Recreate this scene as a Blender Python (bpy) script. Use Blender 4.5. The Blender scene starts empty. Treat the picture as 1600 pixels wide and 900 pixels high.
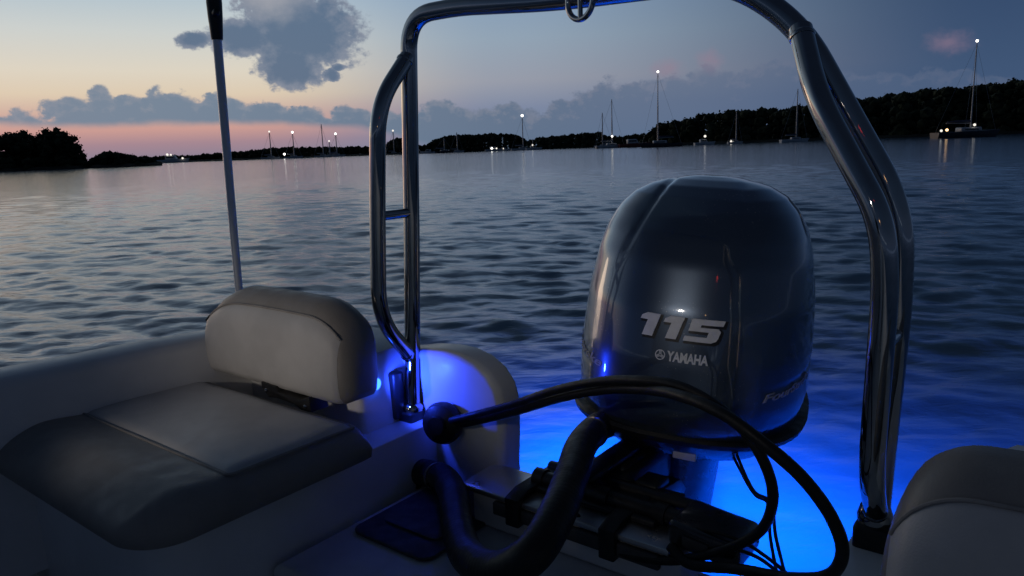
import bpy, bmesh, math, random
import numpy as np
from mathutils import Vector, Matrix
random.seed(7); rng = np.random.default_rng(7)
R_ = math.radians
sc = bpy.context.scene
C = sc.collection

# ------------------------------------------------------------------ camera and frames
F = 1156.0; PITCH = R_(10.65); ROLL = R_(2.05); CZ = 1.2; HEAD = R_(38)
fw = Vector((0, math.cos(PITCH), -math.sin(PITCH)))
up0 = Vector((0, math.sin(PITCH), math.cos(PITCH))); rt0 = Vector((1, 0, 0))
rt = math.cos(ROLL)*rt0 - math.sin(ROLL)*up0
up = math.sin(ROLL)*rt0 + math.cos(ROLL)*up0
cd = bpy.data.cameras.new('camera'); cam = bpy.data.objects.new('camera', cd); C.objects.link(cam)
cam.matrix_world = Matrix(((rt.x, up.x, -fw.x, 0), (rt.y, up.y, -fw.y, 0), (rt.z, up.z, -fw.z, CZ), (0, 0, 0, 1)))
cd.sensor_width = 36; cd.lens = F/1600*36; cd.clip_start = 0.05; cd.clip_end = 20000
cd.dof.use_dof = False
sc.camera = cam

def ray(px, py):
    return fw + rt*((px-800)/F) + up*((450-py)/F)
def azel(px, py):
    d = ray(px, py); return math.degrees(math.atan2(d.x, d.y)), math.degrees(math.atan2(d.z, math.hypot(d.x, d.y)))
def ground(px, D):                       # bearing of an image column, at a distance on the water
    d = ray(px, 235); h = math.hypot(d.x, d.y); return Vector((d.x/h*D, d.y/h*D, 0))
def high(px, py, D):                     # height above water of an image row at a distance
    d = ray(px, py); return CZ + D*d.z/math.hypot(d.x, d.y)
bu = Vector((math.cos(HEAD), -math.sin(HEAD), 0)); bv = Vector((math.sin(HEAD), math.cos(HEAD), 0))
def W(u, v, z):                          # boat frame (across, aft, up) to world
    p = bu*u + bv*v; return Vector((p.x, p.y, z))
def WL(pts): return [W(*p) for p in pts]

# ------------------------------------------------------------------ materials
class N:
    def __init__(s, tree): s.t = tree
    def node(s, typ, **kw):
        n = s.t.nodes.new(typ)
        for k, v in kw.items(): setattr(n, k, v)
        return n
    def put(s, sock, v):
        if isinstance(v, bpy.types.NodeSocket): s.t.links.new(v, sock)
        elif v is not None: sock.default_value = v
    def m(s, op, a, b=None, c=None, clamp=False):
        n = s.node('ShaderNodeMath', operation=op, use_clamp=clamp)
        s.put(n.inputs[0], a)
        if b is not None: s.put(n.inputs[1], b)
        if c is not None: s.put(n.inputs[2], c)
        return n.outputs[0]
    def step(s, x, a, b, lo=0.0, hi=1.0):
        n = s.node('ShaderNodeMapRange', interpolation_type='SMOOTHSTEP')
        s.put(n.inputs[0], x); s.put(n.inputs[1], a); s.put(n.inputs[2], b); s.put(n.inputs[3], lo); s.put(n.inputs[4], hi)
        return n.outputs[0]
    def mix(s, f, a, b):
        n = s.node('ShaderNodeMix', data_type='RGBA')
        s.put(n.inputs[0], f); s.put(n.inputs[6], a); s.put(n.inputs[7], b); return n.outputs[2]
    def noise(s, vec, scale, detail=4, rough=.55, dist=0.0):
        n = s.node('ShaderNodeTexNoise'); s.put(n.inputs['Vector'], vec)
        n.inputs['Scale'].default_value = scale; n.inputs['Detail'].default_value = detail
        n.inputs['Roughness'].default_value = rough; n.inputs['Distortion'].default_value = dist
        return n.outputs['Fac']
    def ramp(s, f, stops):
        n = s.node('ShaderNodeValToRGB'); e = n.color_ramp.elements
        while len(e) > 1: e.remove(e[-1])
        for i, (p, c) in enumerate(stops):
            q = e[0] if i == 0 else e.new(p)
            q.position = p; q.color = (*c, 1)
        s.put(n.inputs[0], f); return n.outputs[0]

def rgba(c): return (c[0], c[1], c[2], 1)
def pmat(name, col, rough=.5, metal=0, coat=0, var=.12, nscale=14, bump=0, bscale=250, col2=None, rvar=.1, emit=None, estr=0, spec=.5):
    m = bpy.data.materials.new(name); m.use_nodes = True; t = m.node_tree; n = N(t)
    b = t.nodes['Principled BSDF']; tc = n.node('ShaderNodeTexCoord').outputs['Object']
    f = n.noise(tc, nscale, 5)
    lo = tuple(max(0, x*(1-var)) for x in col); hi = tuple(min(1, x*(1+var)) for x in (col2 or col))
    n.put(b.inputs['Base Color'], n.mix(n.step(f, .35, .65), rgba(lo), rgba(hi)))
    f2 = n.noise(tc, nscale*2.3, 4)
    n.put(b.inputs['Roughness'], n.step(f2, .3, .7, max(.02, rough-rvar*rough*2), min(1, rough+rvar*rough*2)))
    b.inputs['Metallic'].default_value = metal; b.inputs['Coat Weight'].default_value = coat; b.inputs['Coat Roughness'].default_value = .05
    b.inputs['Specular IOR Level'].default_value = spec
    if bump:
        bn = n.node('ShaderNodeBump'); bn.inputs['Strength'].default_value = bump; bn.inputs['Distance'].default_value = .002
        n.put(bn.inputs['Height'], n.noise(tc, bscale, 3)); n.put(b.inputs['Normal'], bn.outputs[0])
    if emit:
        b.inputs['Emission Color'].default_value = rgba(emit); b.inputs['Emission Strength'].default_value = estr
    return m

M = {}
M['gel'] = pmat('gelcoat', (.70, .71, .72), .36, var=.05, nscale=5, bump=.05, bscale=60)
M['gelgrip'] = pmat('gelcoat_textured', (.60, .61, .62), .5, var=.07, nscale=9, bump=.5, bscale=400)
M['vinyl'] = pmat('vinyl_pale', (.48, .475, .47), .48, var=.07, nscale=7, bump=.3, bscale=330)
M['vinyld'] = pmat('vinyl_taupe', (.245, .228, .21), .5, var=.1, nscale=7, bump=.3, bscale=330)
M['piping'] = pmat('piping', (.27, .255, .24), .6)
M['black'] = pmat('black_plastic', (.009, .009, .010), .42, var=.25, bump=.2)
M['rubber'] = pmat('black_rubber', (.008, .008, .009), .5, var=.3, bump=.25, bscale=180, spec=.35)
M['steel'] = pmat('stainless', (.42, .41, .40), .045, metal=1, var=.04, nscale=30, rvar=.3)
M['alu'] = pmat('aluminium', (.55, .56, .57), .34, metal=.9, var=.04, nscale=8)
M['grey'] = pmat('grey_plastic', (.05, .052, .056), .7, var=.2, bump=.3)
M['cowl'] = pmat('cowl_paint', (.072, .098, .14), .30, metal=.72, coat=1, var=.1, nscale=900, rvar=.04)
M['cowld'] = pmat('cowl_trim', (.012, .013, .016), .3, coat=.6, var=.15)
M['decalgrey'] = pmat('grey_decal', (.30, .31, .33), .4)
M['silver'] = pmat('silver_decal', (.80, .80, .82), .38, metal=0, var=.05, nscale=60)
M['decalshade'] = pmat('decal_border', (.008, .008, .01), .4)
M['sticker'] = pmat('pale_sticker', (.5, .5, .48), .5)
M['pole'] = pmat('pole_alu', (.74, .77, .80), .36, metal=.35, var=.01, nscale=3, rvar=.02)
M['led'] = pmat('blue_led', (.1, .2, .9), .3, emit=(.02, .10, 1), estr=7)
M['leaf'] = pmat('foliage', (.030, .042, .022), .8, var=.4, nscale=.35, col2=(.05, .055, .03), spec=.1)
M['bark'] = pmat('bark', (.05, .04, .03), .9, var=.3, nscale=3)
M['land'] = pmat('shore_land', (.035, .036, .028), .95, var=.3, nscale=.2, spec=.1)
M['hullw'] = pmat('far_white_hull', (.58, .59, .6), .4, var=.08, nscale=1)
M['hullb'] = pmat('far_dark_hull', (.025, .03, .045), .35, var=.2, nscale=1)
M['hullr'] = pmat('far_red_hull', (.22, .05, .035), .4, var=.2, nscale=1)
M['glassd'] = pmat('dark_glass', (.01, .012, .015), .1)
M['mast'] = pmat('mast_alu', (.42, .43, .45), .4, metal=.5)
M['cover'] = pmat('sail_cover', (.06, .07, .12), .8)
M['wlamp'] = pmat('white_lamp', (.9, .9, .85), .4, emit=(1, .95, .86), estr=3.8)
M['wlamps'] = pmat('soft_lamp', (.9, .9, .85), .4, emit=(1, .93, .82), estr=1.1)
M['olamp'] = pmat('amber_lamp', (.9, .7, .4), .4, emit=(1, .62, .3), estr=3)

def specks(m, scale, thr, colr, fac):
    t = m.node_tree; n = N(t); b = t.nodes['Principled BSDF']; tc = n.node('ShaderNodeTexCoord').outputs['Object']
    v = n.node('ShaderNodeTexVoronoi'); v.inputs['Scale'].default_value = scale; n.put(v.inputs['Vector'], tc)
    k = n.m('MULTIPLY', n.m('MULTIPLY', n.step(v.outputs['Distance'], thr, thr*.55), n.step(n.noise(tc, 6, 3), .48, .62)), fac)
    for nm, val in (('Base Color', rgba(colr)),):
        l = b.inputs[nm].links[0].from_socket; n.put(b.inputs[nm], n.mix(k, l, val))
    l = b.inputs['Metallic']; n.put(l, n.m('SUBTRACT', l.default_value, n.m('MULTIPLY', k, l.default_value)))
M['cowl'].node_tree.nodes['Principled BSDF'].inputs['Coat IOR'].default_value = 1.75
specks(M['cowl'], 95, .16, (.35, .36, .37), .55)
specks(M['gel'], 60, .10, (.42, .42, .40), .35)
specks(M['gelgrip'], 45, .12, (.33, .33, .32), .5)
# ------------------------------------------------------------------ objects
def tag(o, label=None, cat=None, group=None, kind=None):
    if label: o['label'] = label
    if cat: o['category'] = cat
    if group: o['group'] = group
    if kind: o['kind'] = kind
    return o
MW = {}
def empty(name, loc=(0, 0, 0), mat=None, label=None, cat=None, group=None):
    o = bpy.data.objects.new(name, None); C.objects.link(o); o.empty_display_size = .1
    mm = mat if mat is not None else Matrix.Translation(Vector(loc))
    o.matrix_world = mm; MW[o.name] = mm.copy(); return tag(o, label, cat, group)

class MB:
    def __init__(s): s.v = []; s.f = []
    def add(s, vs, fs):
        k = len(s.v); s.v += [Vector(x) for x in vs]; s.f += [tuple(i+k for i in f) for f in fs]; return s
    def bm(s, b):
        b.verts.index_update(); return s.add([v.co.copy() for v in b.verts], [[v.index for v in f.verts] for f in b.faces])
    def build(s, name, mat, parent=None, local=False, loc=None, smooth=True, angle=40):
        me = bpy.data.meshes.new(name)
        base = MW[parent.name] if parent is not None else Matrix.Translation(Vector(loc if loc is not None else (0, 0, 0)))
        inv = base.inverted()
        me.from_pydata([tuple(x if local else inv @ x) for x in s.v], [], s.f); me.validate(); me.update()
        me.materials.append(mat)
        b = bmesh.new(); b.from_mesh(me); bmesh.ops.recalc_face_normals(b, faces=b.faces); b.to_mesh(me); b.free()
        if smooth:
            me.shade_smooth() if hasattr(me, 'shade_smooth') else None
            me.set_sharp_from_angle(angle=R_(angle))
        o = bpy.data.objects.new(name, me); C.objects.link(o)
        if parent is not None:
            o.parent = parent; MW[o.name] = base.copy()
        else:
            o.matrix_world = base; MW[o.name] = base.copy()
        return o

def fillet(pts, r, n=8):
    pts = [Vector(p) for p in pts]; out = [pts[0]]
    rr = r if isinstance(r, (list, tuple)) else [r]*(len(pts)-2)
    for i in range(1, len(pts)-1):
        p, a, b = pts[i], pts[i-1], pts[i+1]
        d1, d2 = (a-p), (b-p); l = min(rr[i-1], d1.length*.48, d2.length*.48)
        s, e = p+d1.normalized()*l, p+d2.normalized()*l
        for k in range(n+1):
            t = k/n; out.append(s*(1-t)**2 + p*2*t*(1-t) + e*t*t)
    out.append(pts[-1]); return out
def spline(pts, n=10):
    P = [Vector(p) for p in pts]; P = [P[0]*2-P[1]] + P + [P[-1]*2-P[-2]]; out = []
    for i in range(1, len(P)-2):
        a, b, c, d = P[i-1:i+3]
        for k in range(n):
            t = k/n
            out.append(.5*((2*b)+(c-a)*t+(2*a-5*b+4*c-d)*t*t+(3*b-a-3*c+d)*t**3))
    out.append(P[-2]); return out
def tube(mb, path, r, seg=20, cap=True):
    path = [Vector(p) for p in path]; n = len(path); vs = []; fs = []
    t0 = (path[1]-path[0]).normalized(); nrm = t0.orthogonal().normalized()
    for i, p in enumerate(path):
        t = (path[min(i+1, n-1)]-path[max(i-1, 0)]).normalized()
        nrm = (nrm - t*nrm.dot(t)).normalized(); bn = t.cross(nrm)
        ri = r(i/(n-1)) if callable(r) else r
        for k in range(seg):
            a = 2*math.pi*k/seg; vs.append(p + nrm*(ri*math.cos(a)) + bn*(ri*math.sin(a)))
    for i in range(n-1):
        for k in range(seg):
            a, b = i*seg+k, i*seg+(k+1) % seg; fs.append((a, b, b+seg, a+seg))
    if cap: fs.append(tuple(range(seg))); fs.append(tuple((n-1)*seg+k for k in range(seg)))
    return mb.add(vs, fs)
def rbox(mb, c0, c1, r=.01, seg=3, fn=None, sub=0):
    b = bmesh.new(); bmesh.ops.create_cube(b, size=1)
    for v in b.verts: v.co = Vector([(c0[i]+c1[i])/2 + v.co[i]*(c1[i]-c0[i]) for i in range(3)])
    if r: bmesh.ops.bevel(b, geom=list(b.edges), offset=r, segments=seg, profile=.5, affect='EDGES', clamp_overlap=True)
    if sub: bmesh.ops.subdivide_edges(b, edges=[e for e in b.edges if e.calc_length() > sub], cuts=6, use_grid_fill=True)
    if fn:
        for v in b.verts: v.co = fn(v.co)
    mb.bm(b); b.free(); return mb
def prism(mb, outline, axis_fn, d0, d1, r=.01, seg=3):
    """outline of 2D points, extruded between d0 and d1; axis_fn(a, b, d) -> Vector"""
    b = bmesh.new(); n = len(outline)
    lo = [b.verts.new((p[0], p[1], d0)) for p in outline]; hi = [b.verts.new((p[0], p[1], d1)) for p in outline]
    b.faces.new(lo); b.faces.new(hi)
    for i in range(n): b.faces.new((lo[i], lo[(i+1) % n], hi[(i+1) % n], hi[i]))
    bmesh.ops.recalc_face_normals(b, faces=b.faces)
    if r:
        es = [e for e in b.edges if abs(e.verts[0].co.z-e.verts[1].co.z) < 1e-6]
        bmesh.ops.bevel(b, geom=es, offset=r, segments=seg, profile=.5, affect='EDGES', clamp_overlap=True)
    for v in b.verts: v.co = axis_fn(*v.co)
    mb.bm(b); b.free(); return mb
def lathe(mb, prof, base, axis, seg=32):
    axis = Vector(axis).normalized(); x = axis.orthogonal().normalized(); y = axis.cross(x); base = Vector(base); vs = []; fs = []
    for (r, h) in prof:
        for k in range(seg):
            a = 2*math.pi*k/seg; vs.append(base + axis*h + (x*math.cos(a)+y*math.sin(a))*max(r, 1e-4))
    for i in range(len(prof)-1):
        for k in range(seg):
            a, b = i*seg+k, i*seg+(k+1) % seg; fs.append((a, b, b+seg, a+seg))
    fs.append(tuple(range(seg))); fs.append(tuple((len(prof)-1)*seg+k for k in range(seg)))
    return mb.add(vs, fs)
def ball(mb, c, r, sub=2):
    b = bmesh.new(); bmesh.ops.create_icosphere(b, subdivisions=sub, radius=r)
    for v in b.verts: v.co += Vector(c)
    mb.bm(b); b.free(); return mb
def wb(mb, u0, u1, v0, v1, z0, z1, r=.01, seg=3): return rbox(mb, (u0, v0, z0), (u1, v1, z1), r, seg, lambda p: W(*p))
def uvz(a, b, d): return W(a, d, b)       # outline across/up, extruded aft
def uv_z(a, b, d): return W(a, b, d)      # outline across/aft, extruded up

# ================================================================== THE BOAT
boat = empty('motorboat', W(-.86, .3, .1), label='white open motorboat whose stern corner fills the foreground, glowing blue by the outboard', cat='motorboat')
UC = -.86
# hull shell: outer skin, from stern v=1.42 to the bow
mb = MB(); st = []
for v, hb, zt in ((1.30, 1.30, .66), (1.0, 1.33, .68), (.3, 1.36, .70), (-.6, 1.36, .72), (-1.6, 1.28, .76), (-2.5, .98, .82), (-3.2, .5, .88), (-3.6, .06, .92)):
    sec = []
    for (fx, z) in ((1, zt-.02), (.985, zt-.12), (.95, .25), (.88, -.05), (.45, -.22), (0, -.3)):
        sec.append((fx*hb, z if z > 0 else z))
    full = [(UC-a, z) for a, z in sec] + [(UC+a, z) for a, z in reversed(sec[:-1])]
    st.append([W(a, v, z) for a, z in full])
n = len(st[0])
for s in st: mb.v += s
for i in range(len(st)-1):
    for k in range(n-1): mb.f.append((i*n+k, i*n+k+1, (i+1)*n+k+1, (i+1)*n+k))
mb.f.append(tuple(range(2, n-2)))
mb.build('hull', M['gel'], boat)
# gunwale moulding, both sides: rounded beam following the hull edge with an inner liner wall
def gunwale(side):
    mb = MB(); rows = []
    for v, hb, zt in ((1.66, 1.20, .60), (1.5, 1.27, .655), (1.30, 1.30, .675), (1.0, 1.335, .685), (.3, 1.365, .70), (-.6, 1.365, .72), (-1.6, 1.285, .76), (-2.5, .985, .82), (-3.2, .505, .88)):
        w = min(.15, hb*.4); prof = []
        for a, z in ((0, -.07), (.004, -.03), (-.004, -.012), (-.022, -.002), (-.05, 0.004), (-w+.03, -.003), (-w+.012, -.012), (-w, -.032), (-w-.02, -.20), (-w-.05, -.50)):
            prof.append(W(UC+side*(hb+a), v, zt+z))
        rows.append(prof)
    k = len(rows[0])
    for r in rows: mb.v += r
    for i in range(len(rows)-1):
        for j in range(k-1): mb.f.append((i*k+j, i*k+j+1, (i+1)*k+j+1, (i+1)*k+j))
    mb.f.append(tuple(range(k)))
    return mb.build('gunwale', M['gel'], boat, angle=60)
gunwale(-1); gunwale(1)
# black rub rail on the outside of each gunwale
for side in (-1, 1):
    mb = MB(); tube(mb, spline([W(UC+side*(hb+.004), v, zt-.055) for v, hb, zt in ((1.6, 1.22, .615), (1.30, 1.30, .675), (.3, 1.365, .70), (-.6, 1.365, .72), (-1.6, 1.285, .76), (-2.5, .985, .82))], 8), .017, 10)
    mb.build('rub_rail', M['black'], boat)
# floor
mb = MB(); wb(mb, UC-1.2, UC+1.2, -2.6, .92, .02, .10, .01); mb.build('cockpit_floor', M['gelgrip'], boat)
# stern well deck with rounded step edge
mb = MB(); prism(mb, [(-1.385, .86), (-.36, .86), (-.36, 1.30), (-.98, 1.30), (-1.06, 1.405), (-1.385, 1.405)], uv_z, .06, .30, .022, 4)
mb.build('well_deck', M['gelgrip'], boat)
# seat base: box below the cushion, with a soft corner
def corner_outline(u0, u1, v0, v1, r, corners):
    pts = []
    for (cu, cv, a0, key) in ((u1, v0, -90, 'br'), (u1, v1, 0, 'tr'), (u0, v1, 90, 'tl'), (u0, v0, 180, 'bl')):
        rr = r if key in corners else .004
        ou = cu - rr if cu == u1 else cu + rr; ov = cv - rr if cv == v1 else cv + rr
        for k in range(9): a = R_(a0+k*90/8); pts.append((ou+rr*math.cos(a), ov+rr*math.sin(a)))
    return pts
mb = MB(); prism(mb, corner_outline(-2.13, -1.40, .62, 1.45, .12, ('br',)), uv_z, .05, .455, .02, 4)
mb.build('seat_base', M['gel'], boat)
mb = MB(); prism(mb, corner_outline(-.30, .41, .62, 1.45, .12, ('bl',)), uv_z, .05, .455, .02, 4)
mb.build('seat_base', M['gel'], boat)
# moulded ledge behind the seats that carries the backrests
mb = MB(); prism(mb, [(-2.12, .40), (-1.50, .40), (-1.49, .46), (-1.50, .60), (-1.53, .655), (-1.60, .675), (-2.0, .675), (-2.12, .67)], uvz, 1.235, 1.50, .02, 4)
mb.build('stern_ledge', M['gel'], boat)
mb = MB(); prism(mb, [(-.14, .40), (.40, .40), (.40, .66), (.28, .665), (-.06, .665), (-.12, .62)], uvz, 1.235, 1.50, .02, 4)
mb.build('stern_ledge', M['gel'], boat)
# sloping shoulder between the seat base and the corner bulwark
mb = MB()
prof = [(1.16, .30), (1.19, .37), (1.24, .42), (1.32, .445), (1.42, .455), (1.50, .455), (1.50, .2), (1.16, .2)]
prism(mb, [(p[0], p[1]) for p in prof], lambda a, b, d: W(d, a, b), -1.62, -1.405, .03, 4)
mb.build('side_step', M['gel'], boat)
# corner bulwark at the stern: curved top, dished face
out = [(-1.60, .18), (-1.60, .60), (-1.56, .635), (-1.50, .66), (-1.42, .678), (-1.34, .686), (-1.285, .683), (-1.235, .668), (-1.195, .640), (-1.168, .60), (-1.156, .55), (-1.158, .47), (-1.163, .38), (-1.163, .18)]
mb = MB(); prism(mb, out, lambda a, b, d: W(a, d + .05*((a+1.36)/.25)**2*0.6, b-.012), 1.40, 1.49, .020, 5)
mb.build('corner_bulwark', M['gel'], boat)
mb = MB(); prism(mb, [(-.235, -.1), (-.225, .30), (-.19, .45), (-.12, .56), (0, .62), (.40, .62), (.40, -.1)], uvz, 1.40, 1.60, .02, 4)
mb.build('corner_bulwark', M['gel'], boat)
# transom wall and its metal cap
mb = MB(); wb(mb, -1.20, -.22, 1.255, 1.37, -.2, .30, .008); wb(mb, -1.128, -.58, 1.256, 1.369, .301, .385, .008); mb.build('transom', M['gel'], boat)
mb = MB(); prism(mb, corner_outline(-1.158, -.60, 1.243, 1.385, .03, ('tl', 'bl')), uv_z, .388, .402, .004, 2); mb.build('transom_cap', M['alu'], boat)
mb = MB(); wb(mb, -1.05, -.62, 1.238, 1.2535, .352, .384, .004, 2); mb.build('rubbing_strip', M['grey'], boat)
# floor hatch beside the hose
mb = MB(); prism(mb, corner_outline(-1.345, -1.09, 1.05, 1.385, .03, ('bl', 'br', 'tl', 'tr')), uv_z, .302, .311, .003, 2)
hatch = mb.build('floor_hatch', M['grey'], boat)
mb = MB(); prism(mb, corner_outline(-1.31, -1.125, 1.12, 1.335, .02, ('bl', 'br', 'tl', 'tr')), uv_z, .3125, .317, .0015, 2)
mb.build('hatch_lid', M['grey'], hatch)
# grommet for the steering cable, socket of the thick hose
mb = MB(); lathe(mb, [(.036, -.01), (.056, -.004), (.058, .012), (.052, .028), (.040, .034), (.026, .038), (.024, .05)], W(-1.332, 1.385, .476), W(.25, -1, .12)-W(0, 0, 0), 36)
mb.build('cable_grommet', M['rubber'], boat)
mb = MB(); lathe(mb, [(.055, -.02), (.055, .006), (.048, .012), (.040, .014), (.040, .04), (.034, .045)], W(-1.445, 1.345, .315), W(1, -.55, .1)-W(0, 0, 0), 36)
mb.build('hose_socket', M['rubber'], boat)
# blue courtesy lamp at the stern corner
mb = MB(); lathe(mb, [(.016, 0), (.016, .005), (.010, .009), (0, .010)], W(-1.4885, 1.288, .585), W(1, .1, 0)-W(0, 0, 0), 20)
mb.build('courtesy_lamp', M['led'], boat)
# hardware: a cleat on the gunwale and a dark seat hinge
mb = MB(); tube(mb, spline(WL([(-2.14, 1.19, .705), (-2.14, 1.215, .722), (-2.14, 1.26, .724), (-2.14, 1.285, .707)]), 6), .008, 10); wb(mb, -2.15, -2.13, 1.21, 1.265, .68, .72, .004)
mb.build('cleat', M['black'], boat)
# unseen helm station ahead of the stern seats, added for dark reflections in steel
mb = MB(); prism(mb, [(-1.55, .10), (-1.60, .62), (-1.72, .98), (-1.95, 1.06), (-2.25, 1.02), (-2.35, .10)], lambda a, b, d: W(d, a, b), -1.28, -.44, .05, 4)
hc = mb.build('unseen_helm_console', M['gel'], boat)
mb = MB(); prism(mb, [(-1.93, 1.06), (-1.955, 1.065), (-2.20, 1.42), (-2.175, 1.42)], lambda a, b, d: W(d, a, b), -1.24, -.48, .004, 2); mb.build('windscreen', M['glassd'], hc)
mb = MB(); P = [W(-1.08+.17*math.cos(2*math.pi*k/40), -1.60-.09*math.sin(2*math.pi*k/40), .88+.15*math.sin(2*math.pi*k/40)) for k in range(41)]; tube(mb, P, .014, 12)
wheel = mb.build('steering_wheel', M['black'], hc)
mb = MB(); tube(mb, WL([(-1.25, -1.60, .88), (-.91, -1.60, .88)]), .011, 10); tube(mb, WL([(-1.08, -1.60, .88), (-1.08, -1.72, .86)]), .02, 12); mb.build('spoke', M['steel'], wheel)
# underwater lamps below the transom
for u in (-1.08, -.42):
    mb = MB(); lathe(mb, [(.05, 0), (.05, .012), (.03, .018), (0, .019)], W(u, 1.42, -.14), W(0, 1, 0)-W(0, 0, 0), 24); mb.build('underwater_lamp', M['led'], boat)

# ------------------------------------------------------------------ seat cushion
def cushion():
    root = empty('seat_cushion', W(-1.72, .82, .455), label='low padded seat cushion with pale inset top and dark rolled front edge', cat='cushion')
    u0, u1, v0, v1, zb, zt = -2.10, -1.335, .555, 1.13, .457, .552
    mb = MB(); nu, nv = 60, 50
    def edge(t, w): t = max(0, min(1, t/w)); return math.sqrt(max(0, 1-(1-t)**2))
    b = bmesh.new(); grid = {}
    rc = .11
    for i in range(nu+1):
        for j in range(nv+1):
            fu, fv = i/nu, j/nv
            fu = .5-.5*math.cos(math.pi*fu); fv = .5-.5*math.cos(math.pi*fv)
            u = u0+(u1-u0)*fu; v = v0+(v1-v0)*fv
            # round the free corner in plan
            cu, cv = u1-rc, v0+rc
            if u > cu and v < cv:
                du, dv = u-cu, cv-v; m_ = max(du, dv); l = math.hypot(du, dv)
                if l > 0: u = cu+du*m_/l; v = cv-dv*m_/l
            d1 = min(fu, 1-fu)*(u1-u0); df = (v-v0); db = v1-v
            h = edge(d1, .05)*edge(df if df > 0 else 0, .12)*edge(db, .03)
            if u > cu and v < cv: h = min(h, edge(max(0, rc-math.hypot(u-cu, cv-v)), .07))
            roll = .010*math.exp(-((v-v0-.12)/.07)**2)
            grid[i, j] = (u, v, zb+.035+(zt-zb-.035)*h + roll*h)
    vs = [W(*grid[i, j]) for i in range(nu+1) for j in range(nv+1)]
    fs = [(i*(nv+1)+j, (i+1)*(nv+1)+j, (i+1)*(nv+1)+j+1, i*(nv+1)+j+1) for i in range(nu) for j in range(nv)]
    k = len(vs)
    rim = [(i, 0) for i in range(nu)] + [(nu, j) for j in range(nv)] + [(i, nv) for i in range(nu, 0, -1)] + [(0, j) for j in range(nv, 0, -1)]
    cu_, cv_ = (u0+u1)/2, (v0+v1)/2
    for t, (i, j) in enumerate(rim):
        g = grid[i, j]; vs.append(W(cu_+(g[0]-cu_)*.995, cv_+(g[1]-cv_)*.99, zb+.012))
    for t, (i, j) in enumerate(rim):
        g = grid[i, j]; vs.append(W(cu_+(g[0]-cu_)*.95, cv_+(g[1]-cv_)*.95, zb+.001))
    L = len(rim)
    for t in range(L):
        a = rim[t][0]*(nv+1)+rim[t][1]; c = rim[(t+1) % L][0]*(nv+1)+rim[(t+1) % L][1]
        fs.append((a, c, k+(t+1) % L, k+t)); fs.append((k+t, k+(t+1) % L, k+L+(t+1) % L, k+L+t))
    fs.append(tuple(k+L+t for t in range(L)))
    mb.add(vs, fs); mb.build('padding', M['vinyld'], root, angle=70)
    # pale inset panel, puffed, its edge sunk into the padding
    a0, a1, b0, b1 = -2.055, -1.362, .765, 1.10
    mb = MB(); n1, n2 = 40, 30
    vs = []
    for i in range(n1+1):
        for j in range(n2+1):
            fu, fv = i/n1, j/n2; e = min(min(fu, 1-fu)*(a1-a0), min(fv, 1-fv)*(b1-b0))
            z = zt-.010+.019*edge(e, .035)+.004*math.sin(math.pi*fu)*math.sin(math.pi*fv)+.0015*math.sin(fu*9+fv*5)
            vs.append(W(a0+(a1-a0)*fu, b0+(b1-b0)*fv, z))
    mb.add(vs, [(i*(n2+1)+j, (i+1)*(n2+1)+j, (i+1)*(n2+1)+j+1, i*(n2+1)+j+1) for i in range(n1) for j in range(n2)])
    mb.build('top_panel', M['vinyl'], root, angle=80)
    mb = MB(); tube(mb, fillet(WL([(a0, b0, zt+.002), (a1, b0, zt+.002), (a1, b1, zt-.002)]), .02), .0035, 8); mb.build('piping', M['piping'], root)
    return root
cushion()

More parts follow.
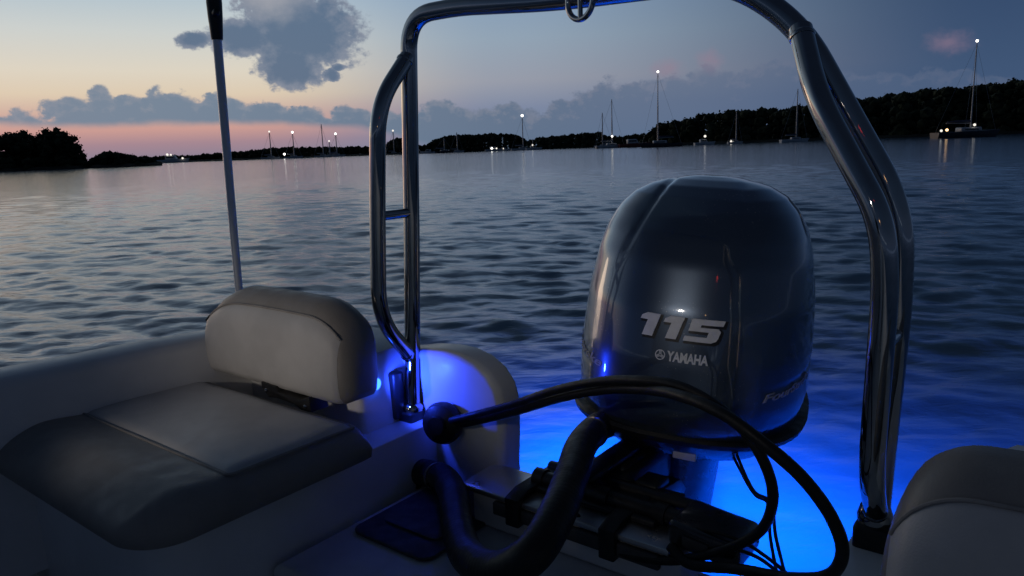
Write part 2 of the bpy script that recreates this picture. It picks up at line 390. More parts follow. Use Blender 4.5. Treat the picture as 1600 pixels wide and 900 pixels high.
# ------------------------------------------------------------------ backrests
def backrest(u0, u1, v0, zb, H, label, round0, round1, dv=.17, hinge=True, skew=0):
    root = empty('backrest_cushion', W((u0+u1)/2, v0+.08, zb), label=label, cat='cushion', group='stern backrest cushions')
    # cross-section: (depth fraction, height fraction); the first stretch is the padded face, the rest the shell
    prof = [(.22, 0), (.10, .03), (.03, .10), (.0, .25), (.0, .45), (.03, .62), (.09, .76), (.16, .85), (.23, .905), (.34, .955), (.5, .99), (.68, 1.0), (.84, .97), (.95, .90), (1.0, .78), (1.0, .3), (.94, .06), (.85, 0)]
    SP = 7
    n = 44; rows = []
    for i in range(n+1):
        t = .5-.5*math.cos(math.pi*i/n); u = u0+(u1-u0)*t
        dl, dr = (u-u0), (u1-u)
        h = 1.0
        if dl < round0: h = min(h, .50+.50*math.sqrt(max(0, 1-((round0-dl)/round0)**2)))
        if dr < round1: h = min(h, .50+.50*math.sqrt(max(0, 1-((round1-dr)/round1)**2)))
        e = min(1, min(dl, dr)/.045); dsc = math.sqrt(max(0.0, 1-(1-e)**2))
        crown = 1+.04*math.sin(math.pi*t)
        row = []
        for (d, z) in prof:
            dd = .5+(d-.5)*(.25+.75*dsc)
            zz = .5*(1-(.55+.45*dsc))+z*(.55+.45*dsc) if dsc < 1 else z
            row.append((u, v0+dv*dd+skew*(u-u0), zb+H*h*crown*zz))
        rows.append(row)
    k = len(prof)
    mb = MB(); vs = [W(*p) for r in rows for p in r]; fs = []
    for i in range(n):
        for j in range(k):
            fs.append((i*k+j, i*k+(j+1) % k, (i+1)*k+(j+1) % k, (i+1)*k+j))
    fs += [tuple(range(k)), tuple(n*k+j for j in range(k))]
    mb.add(vs, fs); mb.build('shell', M['vinyld'], root, angle=75)
    # padded face, a separate pale panel just proud of the shell
    mb = MB(); vs = []; m_ = SP+1; i0, i1 = 4, n-6
    for i in range(i0, i1+1):
        ts = (i-i0)/(i1-i0)
        for j in range(m_):
            p = rows[i][j]; e = min(min(ts, 1-ts)*6, min(j, m_-1-j)*.9, 1)
            puff = .010*math.sqrt(max(0, 1-(1-e)**2)) if e < 1 else .010
            vs.append(W(p[0], p[1]-puff-.0005, p[2]+(.4*puff if j > 4 else 0)))
    nn = i1-i0
    mb.add(vs, [(i*m_+j, i*m_+j+1, (i+1)*m_+j+1, (i+1)*m_+j) for i in range(nn) for j in range(m_-1)])
    mb.build('face_panel', M['vinyl'], root, angle=85)
    ed = [rows[i][SP] for i in range(i0, i1+1)]
    mb = MB(); tube(mb, WL([(p[0], p[1]-.003, p[2]+.001) for p in ed]), .003, 8); mb.build('piping', M['piping'], root)
    if hinge:
        mb = MB(); ho = [(-1.765, .592), (-1.70, .588), (-1.69, .575), (-1.60, .570), (-1.555, .585), (-1.55, .545), (-1.585, .54), (-1.62, .553), (-1.70, .556), (-1.735, .552), (-1.765, .575)]
        prism(mb, ho, uvz, v0-.008, v0+.05, .003, 2)
        h = mb.build('hinge_bracket', M['black'], root)
        for (a, b) in ((-1.74, .573), (-1.57, .558)):
            mb = MB(); ball(mb, W(a, v0-.009, b), .006, 2); mb.build('bolt', M['steel'], h)
    return root
backrest(-2.07, -1.415, 1.125, .575, .252, 'low pale padded backrest with taupe shell beside the twin tube arch leg',   .20, .15, dv=.135, skew=.0)
backrest(-.185, .44, 1.0, .50, .285, 'dark topped padded backrest at the near corner beyond the bent arch leg', .11, .16, dv=.16, hinge=False)

# ------------------------------------------------------------------ ski arch
arch = empty('ski_arch', W(-.86, 1.4, .45), label='polished stainless tube arch spanning the stern with a tow ring on top', cat='arch')
mb = MB()
pm = [(-1.467, 1.4, .475), (-1.428, 1.4, 1.0), (-1.394, 1.4, 1.538), (-1.22, 1.4, 1.537), (-.94, 1.4, 1.510), (-.565, 1.4, 1.496), (-.43, 1.4, 1.400), (-.247, 1.4, 1.075), (-.243, 1.4, .90), (-.255, 1.4, .60), (-.262, 1.4, .36)]
tube(mb, fillet(WL(pm), [.05, .13, .05, .1, .14, .12, .09, .05, .05], 10), .0215, 28); mb.build('main_tube', M['steel'], arch)
mb = MB(); tube(mb, fillet(WL([(-1.400, 1.396, 1.440), (-1.398, 1.28, 1.318), (-1.425, 1.28, 1.05), (-1.448, 1.28, .775), (-1.458, 1.396, .640)]), [.10, .05, .15], 10), .0205, 28); mb.build('brace_tube', M['steel'], arch)
mb = MB(); tube(mb, fillet(WL([(-.424, 1.392, 1.388), (-.37, 1.315, 1.265), (-.252, 1.28, 1.066), (-.243, 1.28, .95), (-.249, 1.28, .64), (-.258, 1.396, .515)]), [.06, .09, .05, .10], 10), .0205, 28); mb.build('brace_tube', M['steel'], arch)
for (a, b) in (((-1.424, 1.395, 1.043), (-1.426, 1.285, 1.043)), ((-.243, 1.395, .86), (-.245, 1.285, .86))):
    mb = MB(); tube(mb, WL([a, b]), .0125, 20); mb.build('rung', M['steel'], arch)
# weld collars
for (p, d) in (((-1.400, 1.384, 1.428), (0, -.7, -.75)), ((-.418, 1.382, 1.374), (.35, -.5, -.85)), ((-1.4575, 1.385, .652), (0, .7, -.7)), ((-.2575, 1.384, .527), (0, .7, -.7))):
    mb = MB(); lathe(mb, [(.0212, -.004), (.0226, 0), (.0212, .004)], W(*p), W(*d)-W(0, 0, 0), 28); mb.build('weld_collar', M['steel'], arch)
# tow ring
mb = MB(); cen = (-.868, 1.375, 1.508); dr = Vector((.98, -.2, 0)).normalized()
tube(mb, [W(cen[0]+.036*math.cos(a)*dr.x, cen[1]+.036*math.cos(a)*dr.y, cen[2]-.012+.036*math.sin(a)) for a in [2*math.pi*k/40 for k in range(41)]], .0062, 14)
ring = mb.build('tow_ring', M['steel'], arch)
mb = MB(); tube(mb, WL([(cen[0], cen[1], cen[2]+.03), (cen[0], cen[1], cen[2]-.046)]), .0055, 14); mb.build('crossbar', M['steel'], ring)
mb = MB(); tube(mb, WL([(cen[0], cen[1]+.03, cen[2]+.018), (cen[0], cen[1]-.01, cen[2]+.018)]), .016, 20); mb.build('ring_stem', M['steel'], ring)
# feet
mb = MB(); wb(mb, -1.555, -1.478, 1.345, 1.385, .462, .60, .008); wb(mb, -1.495, -1.44, 1.365, 1.43, .452, .482, .006); f_ = mb.build('foot_bracket', M['black'], arch)
for z in (.495, .565):
    mb = MB(); ball(mb, W(-1.518, 1.346, z), .008, 2); mb.build('bolt', M['steel'], f_)
mb = MB(); wb(mb, -.292, -.215, 1.365, 1.44, .30, .50, .010); f_ = mb.build('foot_bracket', M['black'], arch)
mb = MB(); lathe(mb, [(.030, 0), (.031, .012), (.025, .03), (.0222, .032)], W(-.2605, 1.4, .50), (0, 0, 1), 28); mb.build('foot_sleeve', M['steel'], arch)
mb = MB(); lathe(mb, [(.030, 0), (.031, .010), (.025, .02), (.0222, .022)], W(-1.4665, 1.4, .482), (0, 0, 1), 28); mb.build('foot_sleeve', M['steel'], arch)

# ------------------------------------------------------------------ pole at the stern quarter
pole = empty('stern_pole', W(-2.135, 1.305, .69), label='slim pale metal pole with a black handle at its top rising behind the padded backrest', cat='pole')
mb = MB(); tube(mb, WL([(-2.135, 1.305, .69), (-2.124, 1.302, .95), (-2.10, 1.30, 1.565)]), lambda t: .0115+.0022*t, 20); mb.build('shaft', M['pole'], pole)
mb = MB(); lathe(mb, [(.03, -.008), (.03, .006), (.018, .012), (.0155, .05)], W(-2.135, 1.305, .69), (0, 0, 1), 24); mb.build('socket', M['black'], pole)
mb = MB(); ax = (W(-2.094, 1.30, 1.70)-W(-2.10, 1.30, 1.555))
lathe(mb, [(.0165, -.004), (.0175, .004), (.019, .03), (.021, .06), (.0225, .10), (.021, .14), (.019, .19), (.018, .23), (.012, .25), (.004, .255)], W(-2.10, 1.30, 1.555), ax, 24)
h_ = mb.build('handle', M['black'], pole)
mb = MB(); lathe(mb, [(.010, 0), (.011, .014), (.008, .022), (0, .024)], W(-2.084, 1.292, 1.622), W(1, -.3, .2)-W(0, 0, 0), 16); mb.build('lock_knob', M['black'], h_)

# ================================================================== OUTBOARD
mm = Matrix.Translation(W(-.838, 1.88, .516)) @ Matrix.Rotation(R_(-23), 4, 'Z') @ Matrix.Rotation(R_(4.6), 4, 'Y')
motor = empty('outboard_motor', mat=mm, label='dark blue grey outboard motor with silver number and maker lettering, turned on the transom', cat='outboard motor')
HC = .598
zz_ = np.array([0, .04, .12, .3, .5, .68, .78, .86, .92, .96, .985, .997, 1.0])
aa_ = .975*np.array([.292, .300, .306, .306, .298, .280, .262, .236, .200, .155, .100, .044, .0])
ff_ = np.array([.362, .372, .378, .366, .343, .306, .272, .230, .182, .134, .080, .035, .0])
bb_ = np.array([.40, .41, .42, .425, .42, .405, .385, .350, .300, .235, .155, .065, .0])
def interp(t, ys): return float(np.interp(t, zz_, ys))
def smoothed(t, ys):
    w = .02; return sum(interp(min(1, max(0, t+d*w)), ys) for d in (-1, -.5, 0, .5, 1))/5 if t < .9 else interp(t, ys)
NE = 2.4
def cowl_pt(ang, t):
    a, f, b = smoothed(t, aa_), smoothed(t, ff_), smoothed(t, bb_)
    c, s = math.cos(ang), math.sin(ang); e = 2/NE
    x = a*math.copysign(abs(c)**e, c); l = b if s > 0 else f
    y = l*math.copysign(abs(s)**e, s); z = HC*t
    # one shoulder groove running up over the crown, a softer one opposite
    g = 0
    if t > .6:
        fade = min(1, (t-.6)/.3); xc = .20-.11*(t-.5)/.5
        g += -.006*fade*math.exp(-((x+xc)/.009)**2) - .0025*fade*math.exp(-((x-xc)/.016)**2)
    # crisp waist line sweeping round the lower third
    zl = .20+.10*(y+.37)/.8
    g += -.0035*math.exp(-((t-zl)/.012)**2)*(1 if y > -.2 else max(0, 1+(y+.2)/.12))
    nrm = Vector((x/max(a, .05)**2, y/max(l, .05)**2, .35+(t**6)*14)); nrm.normalize()
    return Vector((x, y, z))+nrm*g
def front_y(x, z):
    t = z/HC; a, f = smoothed(t, aa_), smoothed(t, ff_)
    return -f*(max(0, 1-abs(x/a)**NE))**(1/NE)
def side_x(y, z):
    t = z/HC; a = smoothed(t, aa_); l = smoothed(t, bb_) if y > 0 else smoothed(t, ff_)
    return a*(max(0, 1-abs(y/l)**NE))**(1/NE)
ts = [i/70*.82 for i in range(70)] + [.82+.18*math.sin(math.pi/2*i/40) for i in range(40)] + [.9985]
SEG = 220; vs = []; fs = []
for t in ts:
    for k in range(SEG): vs.append(cowl_pt(2*math.pi*(k+.5)/SEG, t))
for i in range(len(ts)-1):
    for k in range(SEG): a, b = i*SEG+k, i*SEG+(k+1) % SEG; fs.append((a, b, b+SEG, a+SEG))
fs.append(tuple(range(SEG))); fs.append(tuple((len(ts)-1)*SEG+k for k in range(SEG)))
mb = MB(); mb.add(vs, fs); cowl = mb.build('cowl', M['cowl'], motor, local=True, angle=60)
# lettering helpers: flat outlines in (x, z), cut fine, laid on the shell with a little thickness
def lay(polys, fn, off, thick):
    b = bmesh.new()
    for pl in polys:
        vv = [b.verts.new((p[0], p[1], 0)) for p in pl]
        try: b.faces.new(vv)
        except ValueError: pass
    bmesh.ops.triangulate(b, faces=b.faces[:])
    for _ in range(2):
        es = [e for e in b.edges if e.calc_length() > .012]
        if es: bmesh.ops.subdivide_edges(b, edges=es, cuts=1)
        bmesh.ops.triangulate(b, faces=[f for f in b.faces if len(f.verts) > 3])
    r = bmesh.ops.extrude_face_region(b, geom=b.faces[:])
    top = [g for g in r['geom'] if isinstance(g, bmesh.types.BMVert)]
    for v in top: v.co.z = 1
    for v in b.verts: v.co = fn(v.co.x, v.co.y, off+thick*v.co.z)
    mb = MB(); mb.bm(b); b.free(); return mb
def on_front(x, z, d): return Vector((x, front_y(x, z)-d, z))
def glyph_one(x, z, w, h, sl):
    q = lambda a, b: (x+a*w+sl*b*h, z+b*h)
    return [[q(.30, 0), q(.80, 0), q(.80, 1), q(.30, 1)], [q(-.06, .70), q(.302, .70), q(.302, 1), q(.16, 1), q(-.06, .86)]]
def glyph_five(x, z, w, h, sl):
    q = lambda a, b: (x+a*w+sl*b*h, z+b*h)
    return [[q(0, 0), q(.86, 0), q(.98, .10), q(1.0, .22), q(.66, .22), q(0, .22)],
            [q(.66, .22), q(1.0, .22), q(1.0, .50), q(.90, .64), q(.66, .64)],
            [q(.04, .46), q(.66, .46), q(.66, .64), q(.04, .64)], [q(.04, .64), q(.36, .64), q(.36, .76), q(.02, .76)],
            [q(.02, .76), q(1.0, .76), q(1.0, 1), q(.02, 1)]]
X0, Z0, GH = -.090, .238, .052
num = glyph_one(X0-.006, Z0, .050, GH, .30) + glyph_one(X0+.050, Z0, .050, GH, .30) + glyph_five(X0+.106, Z0, .074, GH, .30)
lay(num, on_front, .0022, .003).build('number_badge', M['silver'], cowl, local=True, smooth=False)
sh = [[(x+.0035, z-.004) for x, z in p] for p in num]
def grow(p, k):
    cx = sum(q[0] for q in p)/len(p); cz = sum(q[1] for q in p)/len(p)
    return [(x+.0028*(1 if x > cx else -1), z+.0028*(1 if z > cz else -1)) for x, z in p]
lay([grow(p, 1) for p in sh], on_front, .0006, .0012).build('badge_border', M['decalshade'], cowl, local=True, smooth=False)
def text_polys(txt, size, shear=0, bold=0):
    cu = bpy.data.curves.new('t', 'FONT'); cu.body = txt; cu.size = size; cu.shear = shear; cu.offset = bold; cu.resolution_u = 4; cu.align_x = 'LEFT'
    ob = bpy.data.objects.new('t', cu); C.objects.link(ob); dg = bpy.context.evaluated_depsgraph_get()
    me = bpy.data.meshes.new_from_object(ob.evaluated_get(dg)); co = [v.co.copy() for v in me.vertices]
    pl = [[(co[i].x, co[i].y) for i in p.vertices] for p in me.polygons]
    bpy.data.objects.remove(ob); bpy.data.curves.remove(cu); bpy.data.meshes.remove(me); return pl
def fit(pl, x, z, w, h):
    xs = [p[0] for q in pl for p in q]; zs = [p[1] for q in pl for p in q]
    a, b, c, d = min(xs), max(xs), min(zs), max(zs)
    return [[(x+(p[0]-a)/(b-a)*w, z+(p[1]-c)/(d-c)*h) for p in q] for q in pl]
def weld(mb): return mb
lay(fit(text_polys('YAMAHA', .1, 0, .004), -.016, .1855, .094, .0235), on_front, .0006, .0010).build('maker_lettering', M['silver'], cowl, local=True, smooth=False)
ec = (-.032, .1972); er = .0118; pl = []
for k in range(36):
    a, b = 2*math.pi*k/36, 2*math.pi*(k+1)/36
    pl.append([(ec[0]+er*math.cos(a), ec[1]+er*math.sin(a)), (ec[0]+er*math.cos(b), ec[1]+er*math.sin(b)), (ec[0]+er*.84*math.cos(b), ec[1]+er*.84*math.sin(b)), (ec[0]+er*.84*math.cos(a), ec[1]+er*.84*math.sin(a))])
for k in range(3):
    a = R_(90+120*k); d = (math.cos(a), math.sin(a)); o = (-d[1], d[0])
    for s in (-.0022, 0, .0022):
        w = .0006
        pl.append([(ec[0]+d[0]*r+o[0]*(s+e), ec[1]+d[1]*r+o[1]*(s+e)) for r, e in ((.0015, -w), (.0098, -w), (.0098, w), (.0015, w))])
lay(pl, on_front, .0006, .0010).build('maker_emblem', M['silver'], cowl, local=True, smooth=False)
fs_ = text_polys('FourStroke', .1, .3, .002)
lay(fit(fs_, -.305, .100, .20, .020), lambda y, z, d: Vector((side_x(y, z+.10*(y+.3))+d, y, z+.10*(y+.3))), .0012, .0012).build('side_lettering', M['decalgrey'], cowl, local=True, smooth=False)
lay(fit(fs_, .12, .140, .20, .022), lambda y, z, d: Vector((-side_x(-y, z-.10*(y-.2))-d, -y, z-.10*(y-.2))), .0012, .0012).build('side_lettering', M['decalgrey'], cowl, local=True, smooth=False)
# lower pan and rubber seal
def ringstack(mb, levels, seg=120, ne=2.6):
    vs = []; fs = []
    for (z, a, f, b) in levels:
        for k in range(seg):
            t = 2*math.pi*(k+.5)/seg; c, s = math.cos(t), math.sin(t)
            vs.append(Vector((a*math.copysign(abs(c)**(2/ne), c), (b if s > 0 else f)*math.copysign(abs(s)**(2/ne), s), z)))
    for i in range(len(levels)-1):
        for k in range(seg): a, b = i*seg+k, i*seg+(k+1) % seg; fs.append((a, b, b+seg, a+seg))
    fs.append(tuple(range(seg))); fs.append(tuple((len(levels)-1)*seg+k for k in range(seg)))
    return mb.add(vs, fs)
mb = MB(); ringstack(mb, [(-.016, .296, .358, .395), (-.016, .305, .368, .405), (-.004, .309, .372, .41), (.004, .304, .366, .404)]); mb.build('rubber_seal', M['rubber'], motor, local=True)
mb = MB(); ringstack(mb, [(-.115, .13, .16, .30), (-.105, .18, .22, .34), (-.080, .235, .285, .375), (-.045, .275, .335, .392), (-.018, .288, .350, .398)]); mb.build('lower_pan', M['cowld'], motor, local=True)
mb = MB(); rbox(mb, (.012, -.325, -.070), (.068, -.290, -.040), .003, 2); mb.build('warning_sticker', M['sticker'], motor, local=True)
mb = MB(); rbox(mb, (.18, -.03, -.135), (.245, .10, -.095), .012, 3); rbox(mb, (.05, .0, -.12), (.2, .06, -.10), .006, 2); mb.build('trim_handle', M['cowld'], motor, local=True)
# leg and gear case
mb = MB(); ringstack(mb, [(-.95, .05, .10, .16), (-.7, .055, .11, .17), (-.45, .075, .13, .20), (-.11, .10, .15, .24)], 60, 2.3); mb.build('drive_leg', M['cowld'], motor, local=True)
mb = MB(); rbox(mb, (-.17, -.05, -.74), (.17, .42, -.725), .006, 2); mb.build('cavitation_plate', M['cowld'], motor, local=True)
mb = MB(); lathe(mb, [(.01, -.3), (.045, -.22), (.062, -.05), (.058, .12), (.03, .22), (.028, .30)], Vector((0, .05, -.98)), (0, 1, 0), 28); mb.build('gear_case', M['cowld'], motor, local=True)
for k in range(3):
    mb = MB(); a = 2*math.pi*k/3
    b = bmesh.new(); bmesh.ops.create_cube(b, size=1); bmesh.ops.bevel(b, geom=list(b.edges), offset=.2, segments=2, affect='EDGES')
    for v in b.verts:
        p = Vector((v.co.x*.09, v.co.y*.012, .095+v.co.z*.13)); p = Matrix.Rotation(.5, 3, 'Z') @ p; p = Matrix.Rotation(a, 3, 'Y') @ p; v.co = p+Vector((0, .31, -.98))
    mb.bm(b); b.free(); mb.build('propeller_blade', M['cowld'], motor, local=True)
# brackets on the transom
for u in (-.985, -.735):
    mb = MB(); prism(mb, [(1.228, .345), (1.228, .412), (1.27, .424), (1.40, .424), (1.55, .405), (1.58, .37), (1.50, .30), (1.39, .20), (1.39, .41), (1.252, .41), (1.252, .345)], lambda a, b, d: W(d, a, b), u-.02, u+.02, .004, 2)
    mb.build('clamp_bracket', M['black'], motor)
mb = MB(); wb(mb, -.925, -.795, 1.40, 1.66, .15, .432, .02); wb(mb, -.90, -.82, 1.46, 1.72, .32, .44, .015); mb.build('swivel_bracket', M['black'], motor)
mb = MB(); tube(mb, WL([(-1.0, 1.41, .418), (-.60, 1.41, .418)]), .017, 20); mb.build('tilt_tube', M['black'], motor)
mb = MB(); tube(mb, WL([(-.985, 1.335, .425), (-.60, 1.335, .425)]), .019, 24); st_ = mb.build('steering_cylinder', M['black'], motor)
for u in (-.975, -.80, -.66):
    mb = MB(); tube(mb, WL([(u-.014, 1.335, .425), (u+.014, 1.335, .425)]), .0235, 24); mb.build('end_collar', M['black'], st_)
mb = MB(); rbox(mb, (-.615, 1.265, .402), (-.466, 1.39, .456), .012, 3, lambda p: W(p.x, p.y, p.z-.10*(p.x+.625))); bx = mb.build('steering_housing', M['cowld'], motor)
mb = MB(); rbox(mb, (-.58, 1.2595, .416), (-.525, 1.2655, .438), .002, 2, lambda p: W(p.x, p.y, p.z-.10*(p.x+.625))); mb.build('housing_label', M['grey'], bx)
mb = MB(); wb(mb, -.895, -.835, 1.34, 1.60, .440, .458, .006); mb.build('steering_arm', M['black'], motor)
mb = MB(); wb(mb, -1.0, -.66, 1.30, 1.46, .404, .42, .006); wb(mb, -.955, -.92, 1.42, 1.50, .41, .436, .008); wb(mb, -.78, -.72, 1.43, 1.5, .41, .432, .008); mb.build('mount_plate', M['black'], motor)
for (a, b) in (((-.88, 1.62, .44), (-.86, 1.66, .50)),):
    mb = MB(); tube(mb, WL([a, b]), .05, 24); mb.build('swivel_post', M['black'], motor)

# ------------------------------------------------------------------ hoses and cables
def cable(name, pts, r, label, mat, n=12, cat='cable', rib=0, group=None):
    P = spline(WL(pts), n); base = P[0]
    mb = MB()
    if rib:
        fine = []; tot = 0
        for i in range(len(P)-1):
            k = max(1, int((P[i+1]-P[i]).length/.0022))
            for j in range(k): fine.append(P[i].lerp(P[i+1], j/k))
        fine.append(P[-1]); L = len(fine)
        tube(mb, fine, lambda t: r+rib*math.sin(t*L*.0022*2*math.pi/.011), 28)
    else: tube(mb, P, r, 18)
    o = mb.build(name, mat, loc=base, angle=180); return tag(o, label, cat, group)
cable('steering_cable', [(-1.325, 1.375, .482), (-1.236, 1.36, .517), (-1.052, 1.33, .596), (-.885, 1.28, .677), (-.747, 1.24, .731), (-.639, 1.2, .762), (-.552, 1.18, .772), (-.475, 1.17, .751), (-.418, 1.17, .708), (-.387, 1.18, .648), (-.385, 1.2, .582), (-.421, 1.24, .499), (-.498, 1.262, .428), (-.605, 1.245, .379), (-.739, 1.25, .362), (-.86, 1.27, .41)], .0096, 'black cable making the inner, smaller loop under the outboard cowl', M['rubber'])
cable('steering_cable', [(-1.328, 1.378, .472), (-1.238, 1.375, .497), (-1.054, 1.345, .574), (-.885, 1.294, .655), (-.747, 1.252, .710), (-.634, 1.205, .744), (-.540, 1.15, .766), (-.448, 1.11, .766), (-.369, 1.10, .731), (-.309, 1.10, .690), (-.267, 1.11, .633), (-.253, 1.13, .569), (-.279, 1.16, .505), (-.351, 1.20, .454), (-.46, 1.235, .416), (-.55, 1.235, .395), (-.60, 1.25, .41)], .0104, 'black cable making the outer, larger loop that drops beside the bent arch leg', M['rubber'])
cable('rigging_hose', [(-1.47, 1.375, .312), (-1.408, 1.355, .325), (-1.28, 1.31, .358), (-1.157, 1.22, .380), (-1.055, 1.12, .378), (-.937, 1.02, .390), (-.811, .96, .430), (-.736, .97, .482), (-.743, 1.06, .515), (-.799, 1.2, .526), (-.87, 1.35, .524), (-.917, 1.50, .51), (-.93, 1.60, .49)], .036, 'thick black ribbed hose curling from the stern corner up to the outboard', M['rubber'], cat='hose', rib=.00012)
for (p, d, rr) in (((-1.30, 1.315, .353), (.83, -.40, .19), .0375), ((-.905, 1.46, .514), (-.3, 1, -.1), .0375)):
    mb = MB(); lathe(mb, [(rr-.004, -.006), (rr, -.006), (rr, .006), (rr-.004, .006)], W(*p), W(*d)-W(0, 0, 0), 32)
    mb.build('hose_clamp', M['steel'], bpy.data.objects['rigging_hose'])
thin = [[(-.56, 1.27, .42), (-.46, 1.27, .435), (-.40, 1.28, .41), (-.33, 1.30, .335), (-.30, 1.31, .27)],
        [(-.60, 1.28, .44), (-.50, 1.28, .452), (-.43, 1.29, .43), (-.36, 1.32, .36), (-.33, 1.33, .27)],
        [(-.62, 1.64, .47), (-.545, 1.56, .42), (-.49, 1.52, .42), (-.455, 1.45, .38), (-.40, 1.38, .30), (-.375, 1.36, .22)],
        [(-.64, 1.65, .47), (-.55, 1.57, .41), (-.50, 1.53, .41), (-.47, 1.46, .37), (-.425, 1.39, .30), (-.40, 1.36, .22)]]
tl = ['thin black wire drooping from the steering housing to the boat side, nearer of two', 'thin black wire drooping from the steering housing to the boat side, farther of two',
      'thin dark wire hanging straight down below the motor pan, outer of two', 'thin dark wire hanging straight down below the motor pan, inner of two']
for p, l in zip(thin, tl): cable('wire', p, .0035, l, M['rubber'], cat='wire', group='thin wires behind the transom')

# ================================================================== FAR SHORES
def shore(name, D, px0, px1, depth, z=.9):
    mb = MB(); n = 40; vs = []
    for i in range(n+1):
        p = ground(px0+(px1-px0)*i/n, D); d = p.normalized()
        j = 1+.01*math.sin(i*1.7)+.006*math.sin(i*4.1)
        for k, (dd, zz) in enumerate(((0, -.4), (1.5, .25), (6, z), (depth, z*1.6), (depth+5, -.5))):
            q = d*(D*j+dd); vs.append(Vector((q.x, q.y, zz)))
    mb.add(vs, [(i*5+k, i*5+k+1, (i+1)*5+k+1, (i+1)*5+k) for i in range(n) for k in range(4)])
    return tag(mb.build(name, M['land'], angle=180), kind='structure')
def leafclump(mb, c, r, n, q):
    for _ in range(n):
        d = Vector(rng.normal(size=3)).normalized(); p = c + Vector((d.x, d.y, d.z*.85))*r*(.55+.55*random.random())
        a = Vector(rng.normal(size=3)).normalized()*q*(.6+.8*random.random()); b = a.cross(Vector(rng.normal(size=3)).normalized())
        if b.length < 1e-4: continue
        b = b.normalized()*a.length*.7
        k = len(mb.v); mb.v += [p-a-b, p+a-b*.6, p+a+b, p-a*.6+b]; mb.f.append((k, k+1, k+2, k+3))
def blob(mb, c, r, sub=1):
    b = bmesh.new(); bmesh.ops.create_icosphere(b, subdivisions=sub, radius=r)
    for v in b.verts: v.co = v.co*(.82+.3*random.random()); v.co.z *= .9; v.co += c
    mb.bm(b); b.free()
def wood(name, D, prof, depth, rpx, step=None, label=None, leaves=26):
    mb = MB(); xs = [p[0] for p in prof]; ys = [p[1] for p in prof]
    px = xs[0]; step = step or rpx*.8
    while px < xs[-1]:
        yt = float(np.interp(px, xs, ys)) + random.uniform(-.25, .35)*rpx
        r = D*rpx/F*random.uniform(.75, 1.2); dd = random.uniform(.15, 1)*depth
        ht = high(px, yt, D)*(1+dd/D); z = ht-r*.95
        base = ground(px, D+dd)
        row = 0
        while z > -r*.3 and row < 9:
            off = depth*random.uniform(-.12, .12)*(row > 0); d = base.normalized()
            c = Vector((base.x, base.y, max(z, r*.3))) + d*off + Vector((-d.y, d.x, 0))*random.uniform(-.4, .4)*r*(row > 0)
            blob(mb, c, r); leafclump(mb, c, r*1.05, leaves if row < 2 else 8, r*.17)
            z -= r*1.25; row += 1
        px += step*random.uniform(.7, 1.2)
    return tag(mb.build(name, M['leaf'], smooth=False), label, 'wood', kind='stuff')

# near point of land on the left with its own trees
shore('shore', 240, -260, 250, 40, .8)
tree_spots = [(-215, 200, 30, 36), (-165, 206, 28, 20), (-118, 197, 30, 30), (-70, 203, 28, 14), (-25, 203, 26, 30), (12, 202, 27, 8), (40, 199, 23, 22), (66, 206, 20, 14), (88, 195, 24, 6), (106, 203, 19, 24), (122, 232, 11, 5)]
tlab = ['far-off dark tree outside the picture edge, beyond the point of land'] * 4 + ['dark tree at the picture edge on the point of land', 'broad dark tree crown, outermost but one on the point of land', 'flat topped dark tree on the point of land', 'lower dark tree in the dip between two domed crowns', 'tallest domed dark tree on the point of land', 'dark tree sloping down beside the tallest dome on the point', 'small low bush at the foot of the tallest dome on the point']
def tree(px, ytop, rpx, back, label, D=246):
    base = ground(px, D+back); k = (D+back)/F; top = high(px, ytop, D+back); R = rpx*k
    root = empty('broadleaf_tree', (base.x, base.y, .7), label=label, cat='tree', group='trees on the point of land')
    mb = MB(); P = [base+Vector((0, 0, .3)), base+Vector((.1*R, 0, top*.3)), base+Vector((-.05*R, .05*R, top*.75))]
    tube(mb, spline(P, 4), lambda t: R*.09*(1-.7*t)+.05, 8)
    for j in range(4):
        a = j*1.6+px; q = base+Vector((0, 0, top*(.3+.08*j))); e = q+Vector((math.cos(a)*R*.6, math.sin(a)*R*.6, R*.5)); tube(mb, [q, q.lerp(e, .5)+Vector((0, 0, -.1*R)), e], lambda t: R*.04*(1-.6*t), 6)
    mb.build('trunk', M['bark'], root)
    mb = MB(); ch = top-.6; cc = base+Vector((0, 0, .6+ch*.5))
    for j in range(70):
        d = Vector(rng.normal(size=3)).normalized()*(random.random()**.4)
        rr = R*random.uniform(.2, .32); c = cc+Vector((d.x*(R-rr*.8), d.y*(R-rr*.8), d.z*(ch*.5-rr*.75)))
        if d.z < -.3: c.x = base.x+(c.x-base.x)*1.1
        blob(mb, c, rr*.8); leafclump(mb, c, rr*1.1, 22, rr*.2)
    mb.build('crown', M['leaf'], root, smooth=False)
for (a, b, c_, d_), l in list(zip(tree_spots, tlab))[4:]: tree(a, b, c_, d_, l)
wood('shore_scrub', 244, [(-60, 244), (60, 246), (118, 246), (134, 249), (152, 243), (160, 237), (185, 236), (200, 240), (215, 244), (235, 247), (246, 252)], 14, 5.5, label='low dark scrub along the point of land running out to the water')
shore('shore', 620, 225, 1010, 60, 1.0)
wood('far_wood', 640, [(215, 244), (245, 243), (300, 241), (370, 236), (420, 231), (460, 229), (520, 229), (560, 228), (600, 229), (612, 218), (628, 213), (636, 222), (650, 226), (676, 226)], 40, 4.6, label='low dark band of woodland along the far bank behind the arch')
wood('far_wood', 600, [(668, 226), (680, 217), (700, 211), (740, 209), (770, 208), (800, 208), (815, 213), (828, 222), (836, 226)], 40, 4.6, label='flat topped dark wood standing by itself in the middle of the far bank')
